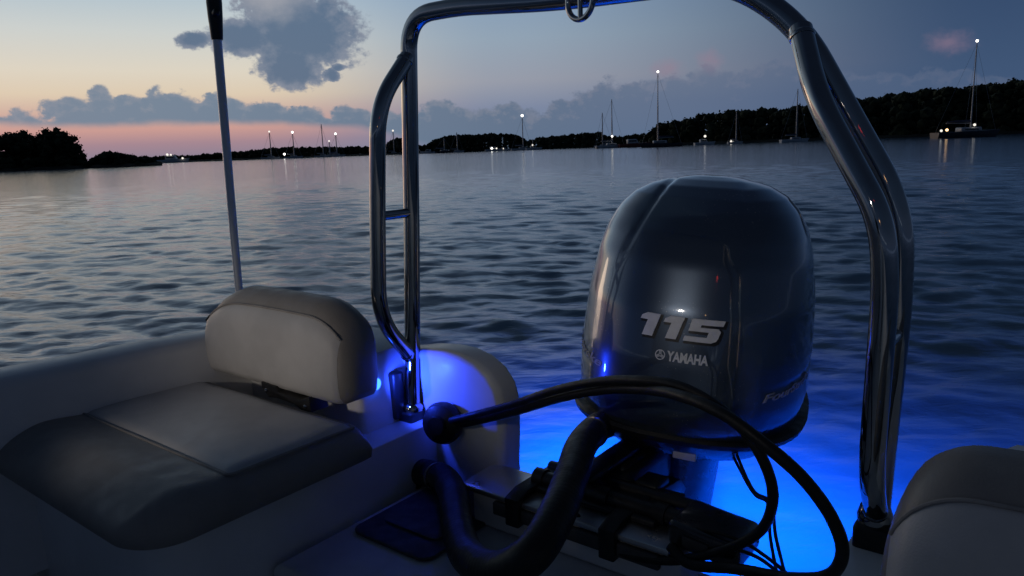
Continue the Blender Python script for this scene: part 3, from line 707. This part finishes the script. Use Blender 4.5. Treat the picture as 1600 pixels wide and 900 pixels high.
wood('far_wood', 560, [(826, 218), (850, 213), (880, 210), (905, 208), (915, 206), (925, 207), (936, 204), (944, 211), (970, 213), (990, 209), (1006, 208), (1018, 214)], 40, 4.4, label='uneven dark trees on the far bank behind the pair of thin masts')
shore('shore', 380, 985, 1900, 60, 1.0)
wood('hillside_wood', 390, [(1004, 214), (1018, 200), (1030, 193), (1045, 188), (1062, 187), (1082, 183), (1090, 178), (1110, 176), (1140, 172), (1180, 171), (1192, 166), (1210, 170), (1232, 168), (1245, 164), (1270, 157), (1300, 152), (1345, 155), (1360, 152), (1385, 147), (1410, 142), (1432, 139), (1470, 136), (1500, 136), (1530, 131), (1560, 130), (1575, 124), (1610, 122), (1660, 118), (1720, 116), (1780, 122), (1860, 130)], 60, 9, step=6.5, label='long dark wooded hillside rising along the bank beyond the bent arch leg', leaves=34)

# ================================================================== MOORED BOATS
def lamp(name, p, r, parent, mat='wlamp'):
    mb = MB(); ball(mb, p, r, 2); return mb.build(name, M[mat], parent, local=True)
def hull_mesh(L, B, H, sheer=.25):
    mb = MB(); vs = []; n = 14; prof = [(1, 1), (.97, .6), (.85, .15), (.5, -.25), (0, -.35)]
    for i in range(n+1):
        t = i/n; x = (t-.5)*L; w = B/2*min(1, (1-t**2.6)*1.02+.005)*(1 if t > .25 else .78+.22*t/.25); h = H*(1+sheer*t*t)
        full = [(-a*w, z*h if z > 0 else z) for a, z in prof]+[(a*w, z*h if z > 0 else z) for a, z in reversed(prof[:-1])]
        vs += [Vector((x+(.06*L*max(0, z)/H*t**3), y, z)) for y, z in full]
    k = 9
    fs = [(i*k+j, i*k+j+1, (i+1)*k+j+1, (i+1)*k+j) for i in range(n) for j in range(k-1)]
    fs += [(i*k, (i+1)*k, (i+1)*k+k-1, i*k+k-1) for i in range(n)]+[tuple(range(k)), tuple(n*k+j for j in range(k))]
    return mb.add(vs, fs)
def mooring(name, px, D, yaw, label, cat, lean=0):
    g = ground(px, D); m4 = Matrix.Translation(g) @ Matrix.Rotation(yaw, 4, 'Z') @ Matrix.Rotation(R_(lean), 4, 'X'); return empty(name, mat=m4, label=label, cat=cat, group='boats moored off the far bank')
def sailboat(px, D, Lpx, mpx, yaw, label, hull='hullw', top=None, deck=None, toff=0, hide_hull=False, lr=1.9, cover=True):
    s = D/F; L = Lpx*s; root = mooring('sailing_boat', px, D, yaw, label, 'sailboat'); H = L*.075+.25; B = L*.3
    hull_mesh(L, B, H).build('hull', M[hull], root, local=True)
    mb = MB(); rbox(mb, (-.12*L, -B*.27, H*.95), (.22*L, B*.27, H*1.75), H*.22, 3); mb.build('cabin', M['hullw'], root, local=True)
    mb = MB()
    for sy in (-1, 1):
        mb = MB(); rbox(mb, (-.06*L, sy*B*.272-.02, H*1.25), (.16*L, sy*B*.272+.02, H*1.5), .01, 1); mb.build('cabin_window', M['glassd'], root, local=True)
    mh = mpx*s; mx = .08*L+toff*L
    mr = max(.09, .85*s)
    mb = MB(); tube(mb, [Vector((mx, 0, H)), Vector((mx, 0, mh))], lambda t: mr*(1-.35*t), 10); mast = mb.build('mast', M['mast'], root, local=True)
    mb = MB(); tube(mb, [Vector((mx, -B*.22, mh*.55)), Vector((mx, B*.22, mh*.55))], mr*.5, 6); mb.build('spreader', M['mast'], mast, local=True)
    mb = MB(); tube(mb, [Vector((mx, 0, H*2.4)), Vector((mx-.4*L, 0, H*2.5))], mr*.6, 8); mb.build('boom', M['mast'], root, local=True)
    if cover:
        mb = MB(); tube(mb, [Vector((mx-.02*L, 0, H*2.75)), Vector((mx-.2*L, 0, H*2.78)), Vector((mx-.38*L, 0, H*2.7))], lambda t: max(.12, .2*H)*(1.1-.5*t), 10); mb.build('sail_cover', M['cover'], root, local=True)
    for e in ((.49*L, 0, H*1.2), (-.49*L, 0, H), (mx, B*.45, H), (mx, -B*.45, H)):
        mb = MB(); tube(mb, [Vector(e), Vector((mx, 0, mh*.985))], max(.012, .12*s), 5); mb.build('stay', M['mast'], root, local=True)
    if top: lamp('masthead_lamp', Vector((mx, 0, mh+lr*s*.8)), lr*s*.8, root, top)
    if deck:
        for (fx, z, r_, mt) in deck: lamp('deck_lamp', Vector((fx*L, -B*.30, H*z)), r_*s*.62, root, mt)
    return root
def launch(px, D, Lpx, yaw, label, hull='hullw', lights=(), mast=0, top=None, name='motor_launch'):
    s = D/F; L = Lpx*s; root = mooring(name, px, D, yaw, label, 'motorboat'); H = L*.10+.2; B = L*.34
    hull_mesh(L, B, H, .35).build('hull', M[hull], root, local=True)
    mb = MB(); rbox(mb, (-.22*L, -B*.32, H*.95), (.15*L, B*.32, H*2.3), H*.3, 3, lambda p: Vector((p.x-(.05*L if p.x > 0 and p.z > H*1.5 else 0), p.y, p.z))); c = mb.build('cabin', M['hullw'], root, local=True)
    mb = MB()
    for sy in (-1, 1):
        mb = MB(); rbox(mb, (-.18*L, sy*B*.325-.03, H*1.55), (.07*L, sy*B*.325+.03, H*2.0), .01, 1); mb.build('cabin_window', M['glassd'], c, local=True)
    if mast:
        mb = MB(); tube(mb, [Vector((-.05*L, 0, H*2)), Vector((-.05*L, 0, mast*s))], max(.05, .5*s), 8); mb.build('mast', M['mast'], root, local=True)
        if top: lamp('masthead_lamp', Vector((-.05*L, 0, mast*s+1.5*s)), 2.4*s, root, top)
    for (fx, z, r_, mt) in lights: lamp('deck_lamp', Vector((fx*L, -B*.36, H*z)), r_*s*.62, root, mt)
    return root
PI = math.pi
launch(268, 560, 40, 0.1, 'small white cabin launch with two lamps beside the end of the point', lights=((-.12, 2.6, 2.6, 'wlamps'), (.0, 2.5, 2.0, 'wlamps'), (.38, 1.3, 2.2, 'wlamps')))
sailboat(421, 600, 26, 38, .15, 'distant sailing boat with a faint lamp on its mast, outermost of the far masts', top='wlamps', lr=1.7)
sailboat(457, 590, 26, 36, .1, 'distant sailing boat with a bright masthead lamp and a lamp low on deck', top='wlamp', lr=2.0, deck=[(-.45, 2.6, 2.6, 'wlamp')])
sailboat(503, 610, 24, 48, .2, 'distant sailing boat with a bare unlit mast between the lamps')
sailboat(517, 600, 22, 22, 2.9, 'distant low boat with a short mast and dim lamp', top='wlamps', lr=1.6)
sailboat(524, 620, 26, 32, .1, 'distant sailing boat with bright masthead lamp nearest the arch', top='wlamp', lr=1.9)
sailboat(614, 640, 22, 34, .1, 'distant sailing boat seen through the ladder of the arch leg, faint masthead lamp', top='wlamps', lr=1.8)
launch(668, 520, 22, 2.8, 'tiny white launch just beside the arch tube at the water line', lights=((-.1, 1.2, 1.8, 'wlamps'),))
sailboat(692, 540, 30, 22, .2, 'small dim sailing boat below the flat topped wood, no lamp', hull='hullb')
sailboat(713, 545, 22, 30, .1, 'small pale sailing boat without lamp below the flat topped wood')
launch(771, 500, 26, .1, 'small launch with two bright lamps low on the water below the wood', lights=((-.1, 1.5, 2.6, 'wlamp'), (.18, 1.4, 1.9, 'wlamps')))
launch(788, 505, 18, .1, 'tiny launch with one dim lamp next to the doubly lit launch', lights=((-.1, 1.6, 1.6, 'wlamps'),))
sailboat(815, 480, 32, 50, .1, 'sailing boat with a masthead lamp at the end of the flat topped wood', top='wlamp', lr=2.5)
launch(834, 470, 24, .2, 'pale cabin cruiser at the edge of the flat topped wood', mast=16, lights=((-.1, 2.6, 1.9, 'wlamps'),))
sailboat(953, 330, 44, 72, .1, 'pale sailing boat with tall thin mast and a lamp at cabin height', deck=[(.06, 4.2, 2.5, 'wlamp')])
sailboat(944, 420, 28, 52, 3.0, 'sailing boat with shorter thin mast just behind the pale one', cover=False)
launch(990, 330, 46, .1, 'low dull red workboat moored between two sailing boats', hull='hullr')
sailboat(1034, 255, 60, 108, PI, 'large dark hulled sailing boat with a bright white masthead lamp', hull='hullb', top='wlamp', lr=2.1, toff=.02)
launch(1100, 300, 30, .1, 'low pale launch with one bright lamp next to the dark sailing boat', lights=((.0, 3.4, 3.0, 'wlamps'),))
sailboat(1148, 330, 22, 46, .1, 'small sailing boat with a lamp low at its bow below the hillside', deck=[(-.3, 1.4, 2.6, 'wlamps')])
sailboat(1240, 290, 40, 74, .08, 'pale sailing boat with a bare mast beside the bent arch leg', cover=True)
sailboat(1506, 210, 84, 120, .06, 'dark sailing boat with leaning lit mast off the wooded hillside', hull='hullb', top='wlamp', lr=2.1, deck=[(-.45, 1.3, 2.6, 'wlamps'), (-.36, 1.4, 2.8, 'olamp'), (.08, 2.1, 2.8, 'wlamps')])
mb = MB(); g = ground(934, 300); lathe(mb, [(.25, -.3), (.5, -.1), (.55, .25), (.35, .6), (.08, .75), (.05, 1.0)], g, (0, 0, 1), 16)
tag(mb.build('mooring_buoy', M['hullb'], loc=g), 'small dark mooring buoy on the water below the thin masts', 'buoy')

# ================================================================== WATER
def water():
    fine = [R_(a) for a in np.arange(-47, 47.001, .18)]
    coarse = [R_(a) for a in np.arange(48.5, 312, 2.5)]
    ang = np.array(fine+coarse); nA = len(ang)
    rs = [1.35]
    while rs[-1] < 9000: rs.append(rs[-1]*(1.0058 if rs[-1] < 260 else 1.05))
    rs = np.array(rs); nR = len(rs)
    Rr, Aa = np.meshgrid(rs, ang, indexing='ij')
    X = Rr*np.sin(Aa); Y = Rr*np.cos(Aa); Z = np.zeros_like(X)
    dr = Rr*.0058
    nw = 64
    g = np.random.default_rng(11)
    for i in range(nw):
        lam = .11*(1.25/.11)**((i+.5)/nw); th = R_(12)+g.normal()*.62; k = 2*np.pi/lam
        amp = .036/k*(1.15 if .22 < lam < .75 else .7)
        ph = g.uniform(0, 6.28)
        wgt = np.clip((lam/dr-3.0)/4.0, 0, 1)
        p = k*(X*np.sin(th)+Y*np.cos(th))+ph
        # slow patchiness so that crests do not run on for ever
        pat = .55+.45*np.sin(.23*k*(X*np.cos(th)-Y*np.sin(th))+g.uniform(0, 6.28)+.5*np.sin(.11*k*X+g.uniform(0, 6.28)))
        Z += wgt*amp*pat*(np.sin(p)+.30*np.sin(2*p+1.35)+.10*np.sin(3*p+2.6))
    # flatter water in the lee of the stern
    S = np.array(W(-.8, 1.9, 0)); d = np.hypot(X-S[0], Y-S[1]); Z *= .35+.65*np.clip((d-.6)/3.0, 0, 1)
    co = np.stack([X, Y, Z], -1).reshape(-1, 3)
    idx = np.arange(nR*nA).reshape(nR, nA); a = idx[:-1, :]; b = idx[1:, :]
    q = np.stack([a, np.roll(a, -1, 1), np.roll(b, -1, 1), b], -1).reshape(-1, 4)
    co = np.vstack([co, [[0, 0, 0]]])
    me = bpy.data.meshes.new('water'); cap = np.stack([idx[0], np.full(nA, nR*nA), np.roll(idx[0], -1)], -1)
    nq, nt = len(q), len(cap)
    me.vertices.add(len(co)); me.vertices.foreach_set('co', co.astype(np.float32).ravel())
    me.loops.add(nq*4+nt*3); me.loops.foreach_set('vertex_index', np.concatenate([q.ravel(), cap.ravel()]).astype(np.int32))
    me.polygons.add(nq+nt); me.polygons.foreach_set('loop_start', np.concatenate([np.arange(nq)*4, nq*4+np.arange(nt)*3]).astype(np.int32))
    me.polygons.foreach_set('use_smooth', np.ones(nq+nt, dtype=bool))
    me.update(); me.validate()
    m = bpy.data.materials.new('lake_water'); m.use_nodes = True; t = m.node_tree; t.nodes.clear(); n = N(t)
    out = n.node('ShaderNodeOutputMaterial'); tc = n.node('ShaderNodeTexCoord').outputs['Object']
    mp = n.node('ShaderNodeMapping'); n.put(mp.inputs['Vector'], tc); mp.inputs['Rotation'].default_value = (0, 0, R_(12)); mp.inputs['Scale'].default_value = (.55, 1, 1)
    h = n.m('ADD', n.noise(mp.outputs[0], 9, 5, .6, .4), n.m('MULTIPLY', n.noise(mp.outputs[0], 1.3, 4, .6, .5), 2.5))
    bp = n.node('ShaderNodeBump'); bp.inputs['Strength'].default_value = .26; bp.inputs['Distance'].default_value = .03; n.put(bp.inputs['Height'], h)
    fr = n.node('ShaderNodeFresnel'); fr.inputs[0].default_value = 1.36; n.put(fr.inputs['Normal'], bp.outputs[0])
    gl = n.node('ShaderNodeBsdfGlossy'); gl.inputs['Color'].default_value = (.95, .97, 1, 1); gl.inputs['Roughness'].default_value = .09; n.put(gl.inputs['Normal'], bp.outputs[0])
    tr = n.node('ShaderNodeBsdfTranslucent'); tr.inputs['Color'].default_value = (.55, .62, .70, 1); n.put(tr.inputs['Normal'], bp.outputs[0])
    df = n.node('ShaderNodeBsdfDiffuse'); df.inputs['Color'].default_value = (.012, .022, .035, 1)
    ad = n.node('ShaderNodeAddShader'); n.put(ad.inputs[0], tr.outputs[0]); n.put(ad.inputs[1], df.outputs[0])
    mx = n.node('ShaderNodeMixShader'); n.put(mx.inputs[0], fr.outputs[0]); n.put(mx.inputs[1], ad.outputs[0]); n.put(mx.inputs[2], gl.outputs[0])
    n.put(out.inputs['Surface'], mx.outputs[0]); me.materials.append(m)
    o = bpy.data.objects.new('water', me); C.objects.link(o); tag(o, kind='structure')
water()

# ================================================================== LIGHT
def light(name, typ, loc, energy, col, size=.02, **kw):
    l = bpy.data.lights.new(name, typ); l.energy = energy; l.color = col
    if typ == 'SUN': l.angle = size
    elif typ == 'AREA': l.size = size
    else: l.shadow_soft_size = size
    for k, v in kw.items(): setattr(l, k, v)
    o = bpy.data.objects.new(name, l); C.objects.link(o); o.location = loc; return o
BLUE = (.0, .092, 1.0)
for u, v, e in ((-1.42, 2.28, 44), (-.68, 2.08, 40)):
    light('underwater_light', 'POINT', W(u, v, -.45), e, BLUE, .05)
light('courtesy_light', 'SPOT', W(-1.445, 1.288, .585), 4.2, (.02, .06, 1.0), .012, spot_size=R_(140), spot_blend=.6).rotation_euler = (W(0, 0, 0)-W(.30, 1, -.02)).to_track_quat('Z', 'Y').to_euler()
s = light('sun', 'SUN', (0, 0, 20), .10, (1, .72, .5), R_(12))
sun_az, sun_el = R_(-48), R_(3)
d = Vector((math.sin(sun_az)*math.cos(sun_el), math.cos(sun_az)*math.cos(sun_el), math.sin(sun_el)))
s.rotation_euler = d.to_track_quat('Z', 'Y').to_euler()
# the boat's own lamps behind the photographer: a white cabin lamp, an amber and a red one
light('cabin_light', 'SPOT', W(-.38, -.9, 1.68), 22, (1, .92, .84), .022, spot_size=R_(30), spot_blend=.8).rotation_euler = (W(-.38, -.9, 1.68)-W(-.86, 1.6, .88)).to_track_quat('Z', 'Y').to_euler()
light('amber_light', 'POINT', W(.35, -.7, 1.52), .25, (1, .55, .22), .03)
cl = light('console_light', 'SPOT', W(-1.55, -.75, 1.05), 30, (1, .87, .74), .05, spot_size=R_(27), spot_blend=.9)
cl.rotation_euler = (W(-1.55, -.75, 1.05)-W(-1.72, 1.15, .76)).to_track_quat('Z', 'Y').to_euler()
light('red_light', 'POINT', W(.25, .15, 1.72), .05, (1, .04, .02), .015)

# ================================================================== SKY
w = bpy.data.worlds.new('World'); sc.world = w; w.use_nodes = True; t = w.node_tree; t.nodes.clear(); n = N(t)
out = n.node('ShaderNodeOutputWorld'); bg = n.node('ShaderNodeBackground')
gen = n.node('ShaderNodeTexCoord').outputs['Generated']
sp = n.node('ShaderNodeSeparateXYZ'); n.put(sp.inputs[0], gen)
AZ = n.m('MULTIPLY', n.m('ARCTAN2', sp.outputs[0], sp.outputs[1]), 180/math.pi)
EL = n.m('MULTIPLY', n.m('ARCSINE', sp.outputs[2]), 180/math.pi)
ef = n.m('DIVIDE', EL, 45.0, clamp=True)
def stops(l): return [(e/45, c) for e, c in l]
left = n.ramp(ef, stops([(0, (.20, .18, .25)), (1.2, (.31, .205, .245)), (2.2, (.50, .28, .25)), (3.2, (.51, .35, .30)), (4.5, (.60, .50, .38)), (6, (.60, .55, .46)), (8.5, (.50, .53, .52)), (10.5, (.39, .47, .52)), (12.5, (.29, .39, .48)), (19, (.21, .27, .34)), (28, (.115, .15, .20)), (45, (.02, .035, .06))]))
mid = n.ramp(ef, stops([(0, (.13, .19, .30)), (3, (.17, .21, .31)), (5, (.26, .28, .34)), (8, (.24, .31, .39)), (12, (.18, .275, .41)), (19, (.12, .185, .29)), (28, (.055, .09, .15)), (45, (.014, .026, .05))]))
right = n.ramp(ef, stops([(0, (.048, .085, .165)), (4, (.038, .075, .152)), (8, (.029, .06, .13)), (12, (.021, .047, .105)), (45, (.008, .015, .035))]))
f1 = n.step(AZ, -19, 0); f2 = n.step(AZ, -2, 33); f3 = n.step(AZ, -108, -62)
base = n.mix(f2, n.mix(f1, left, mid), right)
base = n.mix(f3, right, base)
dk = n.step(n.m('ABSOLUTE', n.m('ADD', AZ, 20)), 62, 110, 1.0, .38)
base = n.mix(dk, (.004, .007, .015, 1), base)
sky = n.node('ShaderNodeTexSky', sky_type='NISHITA', sun_disc=False, sun_elevation=R_(0.5), sun_rotation=sun_az, altitude=0, air_density=1.2, dust_density=1.5)
vec = n.node('ShaderNodeCombineXYZ'); n.put(vec.inputs[0], AZ); n.put(vec.inputs[1], n.m('MULTIPLY', EL, 1.25)); V = vec.outputs[0]
nz = n.m('SUBTRACT', n.noise(V, .42, 7, .6), .5); nz2 = n.m('SUBTRACT', n.noise(V, 1.3, 5, .6), .5)
NZ = n.m('ADD', nz, n.m('MULTIPLY', nz2, .45))
def pxd(x0, x1): return abs(azel(x1, 150)[0]-azel(x0, 150)[0])
def ell(px, py, rx, ry, amp=1.2):
    a, e = azel(px, py); ra = pxd(px-rx, px+rx)/2; re = abs(azel(px, py-ry)[1]-azel(px, py+ry)[1])/2
    q = n.m('SQRT', n.m('ADD', n.m('POWER', n.m('DIVIDE', n.m('SUBTRACT', AZ, a), ra), 2.0), n.m('POWER', n.m('DIVIDE', n.m('SUBTRACT', EL, e), re), 2.0)))
    return n.m('ADD', n.m('SUBTRACT', 1.0, q), n.m('MULTIPLY', NZ, amp))
def mx_(*l):
    r = l[0]
    for x in l[1:]: r = n.m('MAXIMUM', r, x)
    return r
d1 = mx_(ell(470, 48, 104, 74, .8), ell(390, 58, 66, 36, .9), ell(456, 104, 62, 42, .8), ell(430, 5, 70, 44), ell(298, 63, 30, 17, 1.1), ell(518, 116, 20, 14, 1.8), ell(528, 106, 13, 9, 1.8))
c1 = n.step(n.m('ADD', d1, n.m('MULTIPLY', nz2, .5)), -.06, .22)
def curve(pts):
    fc = n.node('ShaderNodeFloatCurve'); cu = fc.mapping.curves[0]
    P = sorted(((azel(x, y)[0]+45)/90, azel(x, y)[1]/20) for x, y in pts)
    cu.points[0].location = P[0]; cu.points[1].location = P[-1]
    for p in P[1:-1]: cu.points.new(*p)
    for p in cu.points: p.handle_type = 'VECTOR'
    fc.mapping.update(); n.put(fc.inputs['Value'], n.m('DIVIDE', n.m('ADD', AZ, 45), 90, clamp=True)); return n.m('MULTIPLY', fc.outputs[0], 20)
lt = curve([(-300, 175), (-60, 180), (0, 180), (60, 170), (100, 158), (130, 146), (165, 138), (200, 147), (240, 140), (285, 144), (330, 141), (365, 152), (400, 156), (445, 153), (470, 168), (520, 172), (560, 166), (600, 172), (640, 176), (670, 158), (692, 146), (708, 158), (730, 168), (760, 162), (792, 158), (820, 170), (850, 172), (872, 156), (905, 150), (925, 132), (960, 128), (985, 120), (1010, 132), (1040, 112), (1080, 118), (1110, 104), (1150, 120), (1200, 90), (1300, 95), (1420, 120), (1470, 105), (1600, 120)])
lb = curve([(-300, 190), (0, 190), (120, 195), (240, 191), (400, 190), (480, 193), (560, 196), (640, 215), (700, 235), (900, 240), (1600, 235)])
vo = n.node('ShaderNodeTexVoronoi', feature='SMOOTH_F1'); vo.inputs['Scale'].default_value = .62; vo.inputs['Smoothness'].default_value = .25
vw = n.node('ShaderNodeVectorMath', operation='ADD'); n.put(vw.inputs[0], V); cb = n.node('ShaderNodeCombineXYZ'); n.put(cb.inputs[0], n.m('MULTIPLY', nz2, 1.1)); n.put(cb.inputs[1], n.m('MULTIPLY', nz, 1.1)); n.put(vw.inputs[1], cb.outputs[0])
n.put(vo.inputs['Vector'], vw.outputs[0]); puff = n.m('SUBTRACT', .5, vo.outputs['Distance'])
lt = n.m('ADD', lt, n.m('MULTIPLY', puff, 1.5))
tu = n.m('ADD', lt, n.m('ADD', n.m('MULTIPLY', nz, 1.0), n.m('MULTIPLY', nz2, 1.4)))
c2 = n.m('MULTIPLY', n.step(n.m('SUBTRACT', tu, EL), -.08, .34), n.step(n.m('SUBTRACT', EL, n.m('ADD', lb, n.m('MULTIPLY', nz, .5))), -.45, .25))
c2 = n.m('MULTIPLY', c2, n.step(AZ, 0, 20, 1.0, .45))
cc2 = n.mix(n.step(AZ, -30, 25), (.145, .200, .270, 1), (.070, .108, .188, 1))
cc2 = n.mix(n.m('MULTIPLY', n.step(n.m('ADD', n.m('SUBTRACT', tu, EL), n.m('MULTIPLY', nz2, 3.0)), 1.1, -.1), .42), cc2, n.mix(n.step(AZ, -20, 20), (.26, .27, .31, 1), (.16, .17, .235, 1)))
col = n.mix(c2, base, cc2)
nz3 = n.noise(V, .9, 6, .6)
cc1 = n.mix(n.step(n.m('ADD', d1, n.m('MULTIPLY', n.m('SUBTRACT', nz3, .5), 1.0)), -.05, .6), (.185, .215, .28, 1), (.080, .130, .210, 1))
cc1 = n.mix(n.step(ell(420, -8, 80, 52, .8), -.1, .9, 0, .75), cc1, (.33, .33, .36, 1))
col = n.mix(n.m('MULTIPLY', c1, .97), col, cc1)
# small rosy tops on the right-hand clouds
for (x, y, rx, ry) in ((1108, 94, 26, 24), (1045, 106, 34, 20), (1482, 66, 44, 24)):
    k = n.m('MULTIPLY', n.step(ell(x, y, rx, ry, 1.5), -.1, 1.1), .45); col = n.mix(k, col, (.26, .17, .23, 1))
# below the horizon: dark water body colour
col = n.mix(n.step(EL, -.6, -.1), (.004, .009, .018, 1), col)
sk = n.node('ShaderNodeMix', data_type='RGBA', blend_type='ADD'); sk.inputs[0].default_value = .006
n.put(sk.inputs[6], col); n.put(sk.inputs[7], sky.outputs[0])
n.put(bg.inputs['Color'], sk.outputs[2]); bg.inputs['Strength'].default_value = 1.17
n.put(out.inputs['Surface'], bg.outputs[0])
w.cycles.sampling_method = 'MANUAL'; w.cycles.sample_map_resolution = 1024

# ================================================================== RENDER
sc.view_settings.view_transform = 'Standard'; sc.view_settings.look = 'None'; sc.view_settings.exposure = 0; sc.view_settings.gamma = 1
sc.view_settings.use_curve_mapping = False
sc.render.engine = 'CYCLES'; cy = sc.cycles
cy.use_denoising = True
try: cy.denoiser = 'OPENIMAGEDENOISE'
except Exception: pass
cy.max_bounces = 8; cy.glossy_bounces = 5; cy.diffuse_bounces = 3; cy.transmission_bounces = 4
cy.sample_clamp_indirect = 3.0; cy.caustics_reflective = False; cy.caustics_refractive = False; cy.blur_glossy = .5
